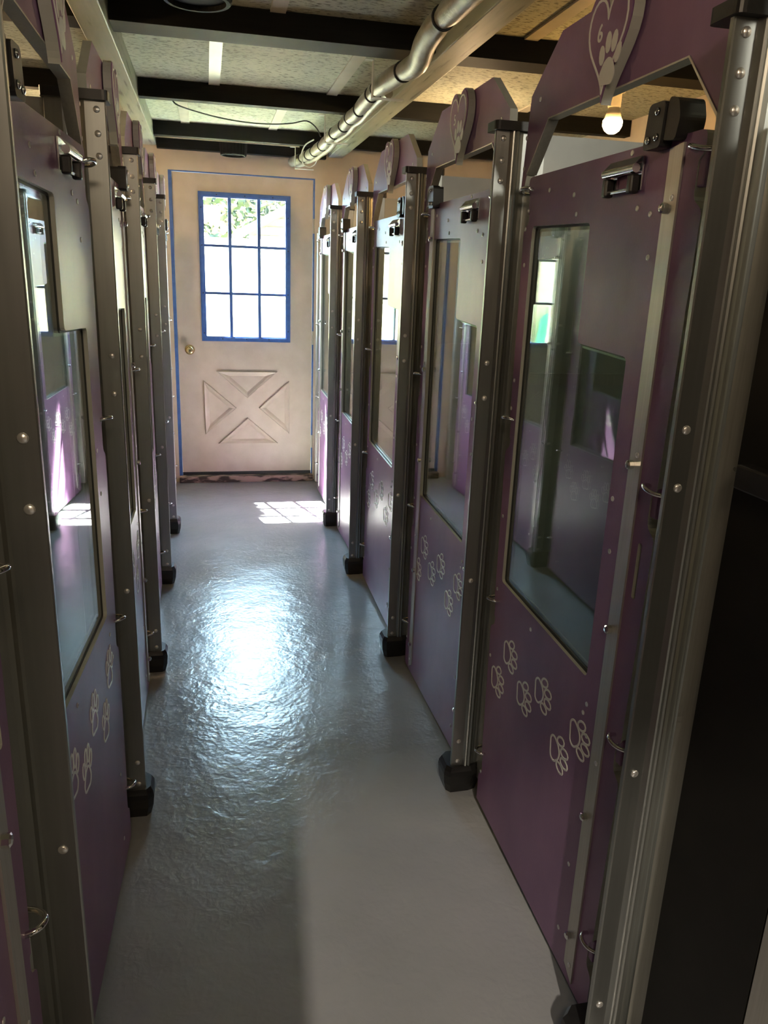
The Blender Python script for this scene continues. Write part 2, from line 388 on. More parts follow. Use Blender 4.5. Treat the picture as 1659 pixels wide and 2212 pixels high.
for (x, y0, y1), l in zip(BAT, BL):
    tag(obj('ceiling_batten', MB().box(x, x + .052, y0, y1, ZC - .008, ZC - .0005), mats=CREAM), l, 'batten', 'pale battens over the tile joints')

# round black ribbed ceiling fixtures
def fixture(x, y, label, zb=2.138, r=.098):
    seg = 48; t = thing('ceiling_fixture', label, 'light fixture', (x, y, zb), group='round black ribbed ceiling fixtures')
    mb = MB(); prof = [(r * .80, .012), (r * .82, 0), (r * .93, 0), (r * .97, .006), (r, .03), (r * 1.05, .11), (r * 1.05, ZC - zb - .001)]
    vs = []
    for q, h in prof:
        for k in range(seg):
            rr = q * (1 + (.018 if k % 2 else 0) * (1 if .0 < h else 0)); w_ = 2 * PI * k / seg; vs.append((rr * math.cos(w_), rr * math.sin(w_), h))
    fs = [(i * seg + k, i * seg + (k + 1) % seg, (i + 1) * seg + (k + 1) % seg, (i + 1) * seg + k) for i in range(len(prof) - 1) for k in range(seg)]
    mb.add(vs, fs); obj('housing', mb, t, mats=MATTE)
    obj('diffuser', MB().lathe([(0.0001, .010), (r * .8, .012), (r * .8, .014)], 32), t, mats=MATTE)
fixture(.19, 5.51, 'small round black ribbed fixture hanging in front of the wall above the end door', 2.178, .084)
fixture(-.005, 2.54, 'round black ribbed fixture cut off by the top edge of the picture', 2.19)

# ------------------------------------------------------------------ insulated pipe and cables
PX = [(.69, .9, 2.19), (.685, 1.6, 2.18), (.68, 2.25, 2.188), (.67, 2.45, 2.183), (.675, 2.62, 2.172), (.695, 2.80, 2.155), (.682, 3.0, 2.165), (.672, 3.33, 2.180), (.676, 3.6, 2.182), (.68, 3.83, 2.178), (.678, 4.02, 2.185), (.68, 4.22, 2.181), (.672, 4.5, 2.188),
      (.665, 4.72, 2.176), (.66, 4.95, 2.182), (.645, 5.15, 2.178), (.625, 5.38, 2.185), (.60, 5.52, 2.183), (.575, 5.61, 2.18)]
def crs(pts, sub=5):
    P = [Vector(p) for p in pts]; out = []
    for i in range(len(P) - 1):
        a, b_, c, d = P[max(i - 1, 0)], P[i], P[i + 1], P[min(i + 2, len(P) - 1)]
        for k in range(sub):
            t = k / sub; out.append(.5 * ((2 * b_) + (c - a) * t + (2 * a - 5 * b_ + 4 * c - d) * t * t + (3 * b_ - a - 3 * c + d) * t ** 3))
    out.append(P[-1]); return out
pp = crs(PX)
pipe = thing('insulated_pipe', 'lagged pipe run hanging under the joists beside the right beam', 'pipe')
seams = [2.42, 2.95, 3.30, 3.45, 3.75, 4.0, 4.18, 4.45, 4.6, 4.8, 5.05, 5.25, 5.42]
rad = []
for q in pp:
    r = .036 if q.y < 3.3 else .031
    dmin = min(abs(q.y - s_) for s_ in seams); rad.append(r * (.80 + .20 * min(1, dmin / .06)))
obj('lagging', MB().tube(pp, rad, 18), pipe, mats=PIPE)
pp2 = [q + Vector((.030, 0, -.022)) for q in pp if q.y > 3.25]
obj('lagging', MB().tube(pp2, [r * .55 for q, r in zip(pp, rad) if q.y > 3.25], 12), pipe, mats=PIPE)
for s_ in seams:
    q = min(pp, key=lambda p: abs(p.y - s_)); r = (.036 if q.y < 3.3 else .031) * .88
    ring = [(q.x + r * math.cos(t), q.y, q.z + r * math.sin(t)) for t in [2 * PI * k / 20 for k in range(21)]]
    obj('tie', MB().tube(ring, .0045, 6, caps=False), pipe, mats=CABLE)
for x, y, l in ((.625, 3.185, 'metal strap hanger holding the pipe at the wide tile strip'), (.605, 4.305, 'metal strap hanger holding the pipe where the black cable ends'), (.575, 5.43, 'metal strap hanger holding the pipe nearest the end wall')):
    h = thing('strap_hanger', l, 'bracket', (x, y, 2.12), group='straps carrying the pipe')
    obj('upright_strap', MB().box(0, .003, 0, .030, .002, .13), h, mats=STRAP)
    obj('cradle_strap', MB().box(0, .12, 0, .034, 0, .003), h, mats=STRAP)
    obj('fixing_tab', MB().box(-.03, .003, 0, .030, .126, .1295), h, mats=STRAP)
wire = crs([(-.15, 4.66, 2.322), (-.12, 4.68, 2.30), (-.014, 4.82, 2.298), (.112, 4.93, 2.296), (.26, 5.00, 2.296), (.40, 5.0, 2.298), (.504, 4.94, 2.30), (.575, 4.83, 2.30), (.63, 4.84, 2.27), (.66, 4.86, 2.23)])
tag(obj('black_cable', MB().tube(wire, .004, 8), mats=CABLE), 'thin black cable sagging across the far strip of ceiling tile', 'cable')
lp = crs([(.64, 5.02, 2.235), (.60, 5.1, 2.215), (.585, 5.16, 2.17), (.60, 5.2, 2.125), (.64, 5.22, 2.11), (.675, 5.2, 2.13), (.68, 5.16, 2.16)])
obj('cable_loop', MB().tube(lp, .004, 8), pipe, mats=CABLEW)

# ------------------------------------------------------------------ kennel posts
PROF = [(0, .002), (.002, 0), (.034, 0), (.037, -.004), (.040, -.0085), (.043, -.0095), (.046, -.0075), (.0475, -.0055), (.049, -.0075), (.052, -.0095), (.055, -.0085), (.058, -.004),
        (.061, 0), (.070, .0035), (.080, .004), (.089, .002), (.091, -.001), (.125, -.001), (.125, .040), (.062, .040), (.050, .034), (.040, .018), (.034, .012), (.002, .012), (0, .010)]
CACHE = {}
def cached(key, fn):
    if key not in CACHE: CACHE[key] = fn()
    return CACHE[key]
PROFL = [(0, .002), (.002, 0), (.044, 0), (.049, .002), (.056, .007), (.064, .009), (.078, .009), (.084, .006), (.090, 0), (.125, 0)] + PROF[18:]
def post_meshes(sx):
    P = [(x * sx, y) for x, y in (PROF if sx > 0 else PROFL)]
    up = MB().prism(P, .02, 1.822).mesh('post_profile', ALU)
    cp = MB().prism([(p[0] * sx, p[1]) for p in rounded([(-.007, -.015), (.132, -.015), (.132, .052), (-.007, .052)], .012)], 1.8222, 1.842).mesh('end_cap', BLACK)
    xs = sorted((-.010 * sx, .090 * sx))
    fo = MB(); lv = [(0, .012, 1.), (.03, .003, 1.), (.060, 0, 1.), (.074, .002, 1.), (.088, .010, 1.)]
    base = [(-.006, -.018), (.062, -.018), (.088, -.008), (.088, .072), (.062, .082), (.0, .082), (-.020, .062), (-.020, .0)]
    vs = []; n = len(base); cx, cy = .035, .032
    for z, ins, _ in lv:
        for x, y in base:
            dx, dy = x - cx, y - cy; l = math.hypot(dx, dy); k = (l - ins) / l; vs.append(((cx + dx * k) * sx, cy + dy * k, z))
    fs = [(i * n + k, i * n + (k + 1) % n, (i + 1) * n + (k + 1) % n, (i + 1) * n + k) for i in range(len(lv) - 1) for k in range(n)]
    fs += [tuple(range(n))[::-1], tuple((len(lv) - 1) * n + k for k in range(n))]
    fo.add(vs, fs); fo = fo.mesh('rubber_foot', BLACK)
    rv = MB().lathe([(.0070, 0), (.0070, .001), (.0052, .0028), (.0001, .0036)], 14, (0, 0, 0), '-y').mesh('rivet', STEEL)
    jp = MB().box(*sorted((.081 * sx, .085 * sx)), 0, .052, .045, 1.70).mesh('jamb_plate', PLATE)
    return up, cp, fo, rv, jp
RZ = [1.805, 1.757, 1.712, 1.280, 1.190, .682, .170, .102]
ordn = ['nearest', 'second', 'third', 'fourth', 'farthest']
def post(side, k, y):
    sx = 1 if side == 'right' else -1
    up, cp, fo, rv, jp = cached(('post', sx), lambda: post_meshes(sx))
    desc = {('right', 0): 'tall near aluminium divider post at the right edge with long bright ridge', ('left', 0): 'dark near aluminium post at the left edge of the picture',
            ('right', 1): 'aluminium post with black cap standing left of the bright bulb opening', ('left', 1): 'aluminium post with black cap beside the nearest complete left door'}.get(
            (side, k), '%s aluminium post of the %s kennel row, black cap on top' % (ordn[k], side))
    t = thing('kennel_post', desc, 'post', (XR if sx > 0 else XL, y, 0), group='aluminium posts of the kennel fronts')
    obj('post_profile', up, t); obj('end_cap', cp, t); obj('rubber_foot', fo, t)
    for z in RZ: obj('rivet', rv, t, (.019 * sx, -.0001, z))
    obj('jamb_plate', jp, t, (0, .042, 0)); obj('jamb_plate', jp, t, (0, -.056, 0))
    if k == 0:
        for z in (1.26, 1.17, .64, .16): obj('rivet', cached(('drv',), lambda: MB().lathe([(.006, 0), (.005, .0015), (.0045, .0004), (.0001, .0004)], 12, (0, 0, 0), '-y').mesh('dark_rivet', BLACK)), t, (.104 * sx, -.0011, z))
    return t
for k, y in enumerate(YR): post('right', k, y)
for k, y in enumerate(YL): post('left', k, y)
# end channels on the wall
for sx, xp, l in ((1, PR, 'slim aluminium channel between the last right kennel door and end wall'), (-1, PL, 'slim aluminium channel between the last left kennel door and end wall')):
    xs = sorted((xp, xp + .045 * sx))
    tag(obj('wall_channel', MB().box(xs[0], xs[1], YE - .20, YE - .145, .03, 1.74, b=.003), mats=PLATE), l, 'channel')

# ------------------------------------------------------------------ dividers
divl = ['nearest', 'second', 'third', 'fourth', 'fifth']
for side, ys, sx, x0, x1 in (('right', YR, 1, XR + .128, XRW - .01), ('left', YL, -1, XL - .128, XLW + .01)):
    for k, y in enumerate(ys):
        t = thing('kennel_divider', '%s grey divider sheet behind the %s kennel fronts' % (divl[k], side), 'divider', (x0, y, 0), group='grey dividers between the kennels')
        L_ = abs(x1 - x0)
        a, b_ = sorted((0, L_ * sx))
        obj('sheet', MB().box(a, b_, .010, .024, .05, 1.822), t, mats=DIVID)
        obj('middle_rail', MB().box(a, b_, .004, .030, 1.225, 1.255), t, mats=PLATE)

# ------------------------------------------------------------------ kennel header panels
def heart_pts(cx, cz, w_, h, n=44):
    out = []
    for k in range(n):
        t = 2 * PI * k / n; x = math.sin(t) ** 3; z = (13 * math.cos(t) - 5 * math.cos(2 * t) - 2 * math.cos(3 * t) - math.cos(4 * t))
        out.append((cx + x * w_ / 2, cz + (z + 2.6) / 29 * h))
    return out[::-1]
def paw_loops(cx, cz, s, rot):
    c, sn = math.cos(rot), math.sin(rot)
    pad = rounded([(-.30, -.42), (.30, -.42), (.40, -.20), (.22, .08), (0, .18), (-.22, .08), (-.40, -.20)], .12)
    L_ = [pad, ell(-.40, .22, .13, .22, .25, 12), ell(-.15, .47, .13, .23, .08, 12), ell(.15, .47, .13, .23, -.08, 12), ell(.40, .22, .13, .22, -.25, 12)]
    return [[(cx + (x * c - z * sn) * s, cz + (x * sn + z * c) * s) for x, z in l] for l in L_]
HEADER = [(-.395, 1.695), (-.375, 1.885), (-.232, 1.982), (.232, 1.982), (.375, 1.885), (.395, 1.695), (.376, 1.695), (.365, 1.722), (.264, 1.824), (-.264, 1.824), (-.365, 1.722), (-.376, 1.695)]
def mk_header(): return MB().plate(HEADER[::-1], t=.020).mesh('header_sheet', [PURPLE, CORE])
def mk_trim():
    mb = MB(); w1 = .003
    a = [(-.365, 1.722), (-.264, 1.824), (.264, 1.824), (.365, 1.722)]; b_ = [(-.3608, 1.7195), (-.2625, 1.821), (.2625, 1.821), (.3608, 1.7195)]
    return mb.plate(a + b_[::-1], t=.024, y0=-.002, side=0).mesh('opening_trim', PLATE)
HC = (.022, 1.892)
def mk_heart(): 
    mb = MB(); P = heart_pts(HC[0], HC[1], .172, .192); mb.plate(P, t=.020, y0=-.0225, side=1)
    P2 = heart_pts(HC[0], HC[1], .166, .186); mb.plate(P2, t=.003, y0=-.0245, side=0); return mb.mesh('heart_plaque', [PURPLE, CORE])
def mk_heartline(): return MB().ribbon(heart_pts(HC[0], HC[1] + .001, .142, .158), .0055, .0012).mesh('heart_outline', WHITE)
def mk_heartpaw():
    mb = MB()
    for l in paw_loops(HC[0] + .018, HC[1] - .034, .076, -.12): mb.plate(l, t=.0012, y0=-.0012, side=0)
    return mb.mesh('paw_emblem', WHITE)
def text_mesh(ch, size):
    cu = bpy.data.curves.new('t', 'FONT'); cu.body = ch; cu.size = size; cu.align_x = 'CENTER'; cu.align_y = 'CENTER'; cu.extrude = .0006; cu.offset = .0006
    o = bpy.data.objects.new('t', cu); col.objects.link(o)
    dg = bpy.context.evaluated_depsgraph_get(); me = bpy.data.meshes.new_from_object(o.evaluated_get(dg))
    bpy.data.objects.remove(o); bpy.data.curves.remove(cu)
    me.transform(Matrix.Rotation(PI / 2, 4, 'X')); me.materials.clear(); me.materials.append(WHITE); me.name = 'number'
    return me
SCREW = lambda: cached('screw', lambda: MB().lathe([(.0052, 0), (.0048, .0014), (.0030, .0018), (.0024, .0008), (.0001, .0008)], 12, (0, 0, 0), '-y').mesh('screw', STEEL))
NUT = lambda: cached('nut', lambda: MB().lathe([(.0085, 0), (.0085, .009), (.006, .011), (.0001, .012)], 8, (0, 0, 0), '-y', smooth=False).mesh('bolt_head', CHROME))
def header(side, cy, label, digit=None):
    xp, rz = (PR, -PI / 2) if side == 'right' else (PL, PI / 2)
    t = thing('header_panel', label, 'panel', (xp, cy, 0), rz, 'purple header panels over the kennel doors')
    obj('header_sheet', cached('hs', mk_header), t); obj('opening_trim', cached('ht', mk_trim), t, (0, -.0002, 0))
    h = obj('heart_plaque', cached('hp', mk_heart), t)
    obj('heart_outline', cached('ho', mk_heartline), h, (0, -.0246, 0)); obj('paw_emblem', cached('pe', mk_heartpaw), h, (0, -.0246, 0))
    if digit: obj('number', cached('n' + digit, lambda: text_mesh(digit, .040)), h, (HC[0] - .026, -.0250, HC[1] + .024))
    for u, z in ((-.383, 1.80), (.383, 1.80), (-.385, 1.735), (.385, 1.735), (-.32, 1.87), (.32, 1.87)): obj('screw', SCREW(), t, (u, 0, z))
    return t

# ------------------------------------------------------------------ kennel doors
RINGZ = [1.683, 1.155, .668, .200]
PAWS = [(-.285, .456), (-.215, .565), (-.11, .506), (-.01, .571), (.097, .486), (.178, .575)]
def door_outline():
    R = []; L_ = []
    for z in sorted(RINGZ):
        R += [(.352, z - .085), (.325, z - .070), (.325, z - .012), (.340, z - .004)] if z > .25 else [(.352, z - .085), (.328, z - .070), (.328, z - .012), (.340, z - .004)]
    pts = [(.352, .012)] + R + [(.340, 1.712)]
    left = [(-x, z) for x, z in [(.356, .030)] + [(xx + .004, zz) for xx, zz in R] + [(.346, 1.712)]][::-1]
    allp = pts + left
    rr = [.02] + [.012] * len(R) + [.015] + [.015] + [.012] * len(R) + [.0]
    return rounded(allp, rr, 3)
def win_pts(s): return [(-.305 + s, .732), (.185 + s, .718), (.185 + s, 1.360), (-.015 + s, 1.368), (-.015 + s, 1.598), (-.305 + s, 1.605)]
def inset_poly(P, d):
    n = len(P); out = []
    ar = sum(P[i][0] * P[(i + 1) % n][1] - P[(i + 1) % n][0] * P[i][1] for i in range(n)); sg = 1 if ar > 0 else -1
    for i in range(n):
        p, a, b_ = Vector(P[i]), Vector(P[i - 1]), Vector(P[(i + 1) % n])
        e1 = (p - a).normalized(); e2 = (b_ - p).normalized(); n1 = Vector((-e1.y, e1.x)) * sg; n2 = Vector((-e2.y, e2.x)) * sg
        m = (n1 + n2); m /= max(.3, (1 + n1.dot(n2))); q = p + m * d; out.append((q.x, q.y))
    return out
def mk_door(latch):
    s = 0. if latch > 0 else .055
    W_ = rounded(win_pts(s), .012, 3)
    slot = rounded([(.306, .945), (.318, .945), (.318, 1.05), (.306, 1.05)], .0058, 4)
    O = door_outline()
    if latch < 0: O = [(-x, z) for x, z in O][::-1]; slot = [(-x, z) for x, z in slot][::-1]
    me = MB().plate(O, [W_, slot], t=.022).mesh('door_sheet', [PURPLE, CORE])
    g = MB().plate(rounded(win_pts(s), .012, 3), [rounded(inset_poly(win_pts(s), .0045), .008, 3)], t=.010, y0=.008, side=0).mesh('window_gasket', GASKET)
    gl = MB().plate(inset_poly(win_pts(s), .003), t=.005, y0=.0095, side=0).mesh('window_pane', GLASS)
    ln = MB().plate(inset_poly(win_pts(s), .0005), [inset_poly(win_pts(s), .011)], t=.004, y0=.0175, side=0).mesh('inner_bead', PLATE)
    a, b_ = sorted((.247 * latch, .286 * latch))
    st = MB().plate([(a, .055 if latch > 0 else .030), (b_, .030 if latch > 0 else .055), (b_, 1.700), (a, 1.695)], t=.004, y0=-.0042, side=0).mesh('latch_strip', PLATE)
    return me, g, gl, ln, st
def mk_ring():
    mb = MB(); pts = crs([(0, .004, 0), (.002, -.012, .004), (.014, -.020, .004), (.030, -.018, 0), (.044, -.006, -.003), (.050, .012, -.003)], 4)
    mb.tube(pts, .0042, 8); return mb.mesh('hook', CHROME)
def mk_tab(): return MB().box(.006, .026, .002, .016, -.052, .002, b=.003).mesh('hook_tab', PURPLE)
def mk_clip():
    mb = MB(); mb.plate([(-.055, -.024), (.055, -.024), (.055, .030), (-.055, .030)], [[(-.030, -.018), (.030, -.018), (.030, .004), (-.030, .004)]], t=.003, y0=-.004, side=0)
    mb.tube([(-.056, -.016, .010), (.056, -.016, .010)], .0075, 12); mb.tube([(-.050, -.012, -.022), (.050, -.012, -.022)], .0035, 8)
    mb.add([(-.055, -.005, .030), (.055, -.005, .030), (.055, -.018, .016), (-.055, -.018, .016), (-.055, -.007, .030), (.055, -.007, .030), (.055, -.020, .016), (-.055, -.020, .016)],
           [(0, 1, 2, 3), (4, 7, 6, 5), (0, 4, 5, 1), (1, 5, 6, 2), (2, 6, 7, 3), (3, 7, 4, 0)])
    return mb.mesh('clip_holder', CHROME)
def mk_grip(): return MB().box(-.008, .008, -.022, -.004, -.030, .002, b=.004).mesh('rubber_grip', BLACK)
def mk_bracket():
    mb = MB(); mb.plate(rounded([(-.030, -.032), (.022, -.032), (.026, .036), (-.022, .036)], .010, 4), t=.022, y0=-.024, side=0)
    mb.plate(rounded([(.022, -.022), (.058, -.026), (.066, .006), (.056, .034), (.030, .040)], .008, 4), t=.045, y0=-.020, side=0)
    return mb.mesh('latch_bracket', BLACK)
def mk_paw():
    mb = MB()
    for l in paw_loops(0, 0, .078, -PI / 2 + .12): mb.ribbon(l, .0060, .0012)
    return mb.mesh('paw_print', WHITE)
def mk_paw2():
    mb = MB()
    for l in paw_loops(0, 0, .078, -.15): mb.ribbon(l, .0060, .0012)
    return mb.mesh('paw_print', WHITE)
DSCREW = [(-.225, 1.675), (-.345, 1.60), (-.335, 1.64), (.12, 1.72 - .015), (.16, 1.612), (-.10, 1.655), (-.08, 1.617), (.205, 1.60), (.215, 1.53), (.20, 1.10), (.213, 1.00), (.20, .665), (.215, .60), (.21, .28), (.20, .10),
          (-.335, 1.52), (-.335, 1.25), (-.34, 1.18), (-.335, .90), (-.34, .50), (-.33, .70), (-.34, .13), (-.10, .690), (.19, .640)]
def kennel_door(side, cy, latch, label, turn=False, sc=1.):
    xp, rz = (PR, -PI / 2) if side == 'right' else (PL, PI / 2)
    t = thing('kennel_door', label, 'kennel door', (xp, cy, 0), rz, 'purple kennel doors')
    t.scale = (sc, 1, 1)
    if turn: t.rotation_euler.z = rz - math.radians(2.85); t.location.x = -.2535
    me, g, gl, ln, st = cached(('door', latch), lambda: mk_door(latch))
    obj('door_sheet', me, t); obj('window_gasket', g, t); obj('window_pane', gl, t); obj('inner_bead', ln, t)
    o = obj('latch_strip', st, t)
    for z in (1.605, 1.18, .86, .44, .137): obj('bolt_head', NUT(), o, (.259 * latch, -.0043, z))
    for z in (1.62, 1.20, .575, .068): obj('screw', SCREW(), o, (.272 * latch, -.0043, z))
    for z in RINGZ:
        for sg in (1, -1):
            h = obj('hook', cached('ring', mk_ring), t, (.318 * sg, 0, z)); h.scale = (sg, 1, 1)
            q = obj('hook_tab', cached('tab', mk_tab), h)
    c = obj('clip_holder', cached('clip', mk_clip), t, (.112 + (0 if latch > 0 else .03), 0, 1.665))
    for u in (-.045, .045): obj('rubber_grip', cached('grip', mk_grip), c, (u, 0, 0))
    b_ = obj('latch_bracket', cached('brk', mk_bracket), t, (.225 * latch, 0, 1.728)); b_.scale = (latch, 1, 1)
    for u, z in ((-.014, -.018), (.010, -.016), (.006, .022)): obj('bracket_screw', cached('bs', lambda: MB().lathe([(.006, 0), (.0055, .003), (.0001, .005)], 12, (0, 0, 0), '-y').mesh('bracket_screw', CHROME)), b_, (u, -.0242, z))
    pw = cached('pawR', mk_paw) if side == 'right' else cached('pawL', mk_paw2)
    for u, z in PAWS: obj('paw_print', pw, t, (u + (0 if latch > 0 else .045), 0, z + (.012 if side == 'left' else 0)))
    for u, z in DSCREW:
        if latch < 0 and u > .15: u += .055 if z < 1.4 else .03
        if latch < 0 and u < -.3: u = -.315 if False else u
        obj('screw', SCREW(), t, (u if latch > 0 or abs(u) < .3 else u * 1.0, 0, z))
    return t

def mid(a, b_): return (a + .015 + b_) / 2
cR = [mid(YR[i], YR[i + 1]) for i in range(4)] + [(YR[4] + .012 + YE - .19) / 2]
cL = [mid(YL[i], YL[i + 1]) for i in range(4)] + [(YL[4] + .012 + YE - .19) / 2]
LR = ['nearest right purple kennel door, in front of the lit bulb', 'second right kennel door, whose glass mirrors the brass door knob', 'third right kennel door with bright reflection, two doors past the bulb',
      'fourth right purple kennel door, next to last before the end door', 'last right purple kennel door, lit by the sun beside the end door']
LL = ['large left kennel door whose glass mirrors the sunlit floor', 'second left kennel door behind the first black footed left post', 'third left kennel door, a narrow purple sliver between posts',
      'fourth left kennel door, almost hidden between two far left posts', 'last left purple kennel door beside the blue door jamb']
for i, (c, la) in enumerate(zip(cR, (1, -1, 1, -1, -1))): kennel_door('right', c, la, LR[i], sc=.95 if i == 3 else 1.)
for i, (c, la) in enumerate(zip(cL, (-1, 1, -1, -1, 1))): kennel_door('left', c, la, LL[i], turn=i == 0, sc=(1., .98, 1., .935, 1.)[i])
kennel_door('left', YL[0] - .455, 1, 'cropped kennel door at the bottom left corner with a chrome hook')
HR = ['nearest right header panel, its heart plaque hanging above the lit bulb', 'second right header panel, heart plaque just left of the bulb opening', 'third right header panel with a heart plaque, middle of the right row',
      'fourth right header panel with a narrow heart plaque', 'last right header panel, small heart beside the end wall']
HL = ['nearest left header panel cut off by the upper left corner', 'second left header panel, heart plaque just above a black post cap', 'third left header panel with heart plaque under the left beam',
      'fourth left header panel, thin heart plaque near the end wall', 'last left header panel, smallest heart beside the blue jamb']
for i, c in enumerate(cR): header('right', c, HR[i], '65432'[i] if i < 3 else None).scale = (.955 if i == 3 else 1, 1, 1)
for i, c in enumerate(cL): header('left', c + (.015 if i == 0 else 0), HL[i]).scale = (.94 if i == 3 else .985, 1, 1)

# near kennel front, its shade put into the black colour, and aluminium panel
t = thing('shaded_front', 'kennel front coloured black for shade at the right edge beyond the near post, with a latch block', 'panel', (PR + .012, 0, 0))
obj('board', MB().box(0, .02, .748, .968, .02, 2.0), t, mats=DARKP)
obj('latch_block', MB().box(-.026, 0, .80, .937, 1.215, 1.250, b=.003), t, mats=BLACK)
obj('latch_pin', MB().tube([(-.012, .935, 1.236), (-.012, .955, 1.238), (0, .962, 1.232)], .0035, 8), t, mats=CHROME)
tag(obj('side_panel', MB().box(PR + .012, PR + .030, .25, .744, .02, 2.0), mats=PLATE), 'grey metal panel showing in the lower right corner', 'panel')

# ------------------------------------------------------------------ bulbs
def bulb(x, y, z, label, m=BULB2, ztop=None):
    t = thing('light_bulb', label, 'light bulb', (x, y, z), group='bare bulbs over the kennels')
    g = obj('globe', MB().lathe([(.0001, -.031), (.012, -.029), (.023, -.021), (.030, -.008), (.031, .006), (.0275, .012)], 24), t, mats=m)
    obj('bulb_collar', MB().lathe([(.0272, .0125), (.022, .030), (.017, .045)], 24), t, mats=CREAM)
    obj('socket', MB().lathe([(.019, .045), (.020, .048), (.020, .085), (.030, .088), (.030, .105)], 24), t, mats=CREAM)
    top = (ztop or ZJ) - z
    if top > .11: obj('stem', MB().tube([(0, 0, .1), (0, 0, top / (1.22 if m == BULB else 1))], .006, 8), t, mats=CREAM)
    return t
bulb(1.55, 3.068, 2.080, 'lit warm bulb seen through the nearest right header opening', BULB, ztop=ZC - .001).scale = (1.22, 1.22, 1.22)
bulb(1.30, 4.1, 2.135, 'lit bulb hidden over the fourth right kennel', ztop=ZC - .001)
bulb(-1.05, 2.45, 2.05, 'lit bulb hidden over the second left kennel', ztop=ZC - .001)
bulb(-.95, 4.65, 2.06, 'lit bulb hidden over the last left kennel', ztop=ZC - .001)

# ------------------------------------------------------------------ outdoors
g_ = struct('ground', MB().box(-12, 14, YE + .14, 26, -.35, -.15), GROUND)
tag(obj('block_wall', MB().box(-6, 9, 8.5, 8.7, -.15, 1.79), mats=BLOCK), 'low cream block wall outside the end door', 'wall')
hs = thing('garden_hose', 'green garden hose draped on the block wall, seen mirrored in the glass', 'hose', (1.86, 8.452, 1.17))
for k in range(6):
    r = .16 + .012 * k; P = []
    for a in range(25):
        w_ = PI * a / 24; P.append((math.cos(w_) * r * (.8 + .05 * k), -.012 * k - .01, (math.sin(w_) - 1) * .12 - (0 if 0 < a < 24 else .0)))
    P = [(P[0][0] * 1.25, P[0][1], -.62 + .02 * k if k else -1.31), (P[0][0] * 1.15, P[0][1], -.40)] + P + [(P[-1][0] * 1.15, P[-1][1], -.40), (P[-1][0] * 1.3, P[-1][1], -.60 - .015 * k)]
    obj('hose_loop', MB().tube(crs(P, 3), .013, 8), hs, mats=HOSE)
hsn = obj('hose_hook', MB().box(-.04, .04, .0, .04, -.06, .0), hs, mats=JOIST)
hp = thing('neighbour_house', 'pale clapboard gable beyond the block wall outside', 'house', (0, 12, 0))
gab = MB(); gx = 2.35; gz = 2.95; sl = .50
gab.plate([(.62, -.15), (4.6, -.15), (4.6, 2.0), (gx + .03, gz), (.62, 2.0)], t=.1, side=0)
for k in range(16):
    z = 1.0 + .12 * k; 
    xa = max(.62, .62 + max(0, z - 2.0) * 1.82 + .03); xb = 4.6 - max(0, z - 2.0) * 2.37
    if xb - xa > .3: gab.box(xa + .04, xb - .06, -.018, 0, z, z + .012)
obj('siding', gab, hp, mats=SIDING)
rk = MB(); rk.plate([(.45, 1.90), (gx, 2.93), (gx, 3.05), (.40, 2.00)], t=.40, side=0, y0=-.30); rk.plate([(gx, 2.93), (4.8, 1.85), (4.85, 1.95), (gx, 3.05)], t=.40, side=0, y0=-.30)
obj('roof', rk, hp, mats=ROOF)
tr = thing('leafy_tree', 'bright green leafy tree seen through the upper window panes', 'tree', (.35, 15.5, -.15))
tk = MB().tube([(0, 0, 0), (.05, 0, 1.2), (0, .1, 2.4), (.1, 0, 4.0)], [.16, .14, .11, .05], 10)
for k in range(16):
    a = random.uniform(0, 2 * PI); z = random.uniform(1.7, 3.4); l = random.uniform(.8, 1.8)
    tk.tube([(0, 0, z), (math.cos(a) * l * .5, math.sin(a) * l * .5, z + l * .25), (math.cos(a) * l, math.sin(a) * l, z + l * random.uniform(.1, .7))], [.035, .02, .006], 6)
obj('trunk', tk, tr, mats=BARK)
lf = MB()
for k in range(8000):
    a = random.uniform(0, 2 * PI); rr = 2.3 * random.random() ** .5; z = random.uniform(2.05, 5.2)
    p = Vector((math.cos(a) * rr, math.sin(a) * rr * .8, z)); d = Vector((random.uniform(-1, 1), random.uniform(-1, 1), random.uniform(-1, .4))).normalized() * random.uniform(.12, .22)
    s_ = d.cross(Vector((random.random(), random.random(), random.random()))).normalized() * .055
    lf.add([p, p + d * .5 + s_, p + d, p + d * .5 - s_], [(0, 1, 2, 3)])
f_ = obj('foliage', lf.mesh('foliage', LEAF), tr); f_['kind'] = 'stuff'
# unseen second tree, added so that its crown clips the sun patch
tr2 = thing('added_shade_tree', 'unseen tree added outside the end door to clip the sun', 'tree', (-2.6, 7.4, -.15))
obj('trunk', MB().tube([(0, 0, 0), (.05, 0, 2.0), (.5, 0, 3.5), (1.3, 0, 4.3), (2.2, 0, 4.7)], [.14, .12, .09, .06, .02], 10), tr2, mats=BARK)
lf = MB()
for k in range(3400):
    v = Vector((random.gauss(0, 1), random.gauss(0, 1), random.gauss(0, 1))).normalized() * random.random() ** .4
    p = Vector((1.68 + v.x * .48, v.y * .34, 4.45 + v.z * .52)); d = Vector((random.uniform(-1, 1), random.uniform(-1, 1), random.uniform(-.5, .5))).normalized() * .10
    s_ = d.cross(Vector((random.random(), random.random(), random.random()))).normalized() * .035
    lf.add([p, p + d * .5 + s_, p + d, p + d * .5 - s_], [(0, 1, 2, 3)])
f_ = obj('foliage', lf.mesh('foliage', LEAF), tr2); f_['kind'] = 'stuff'

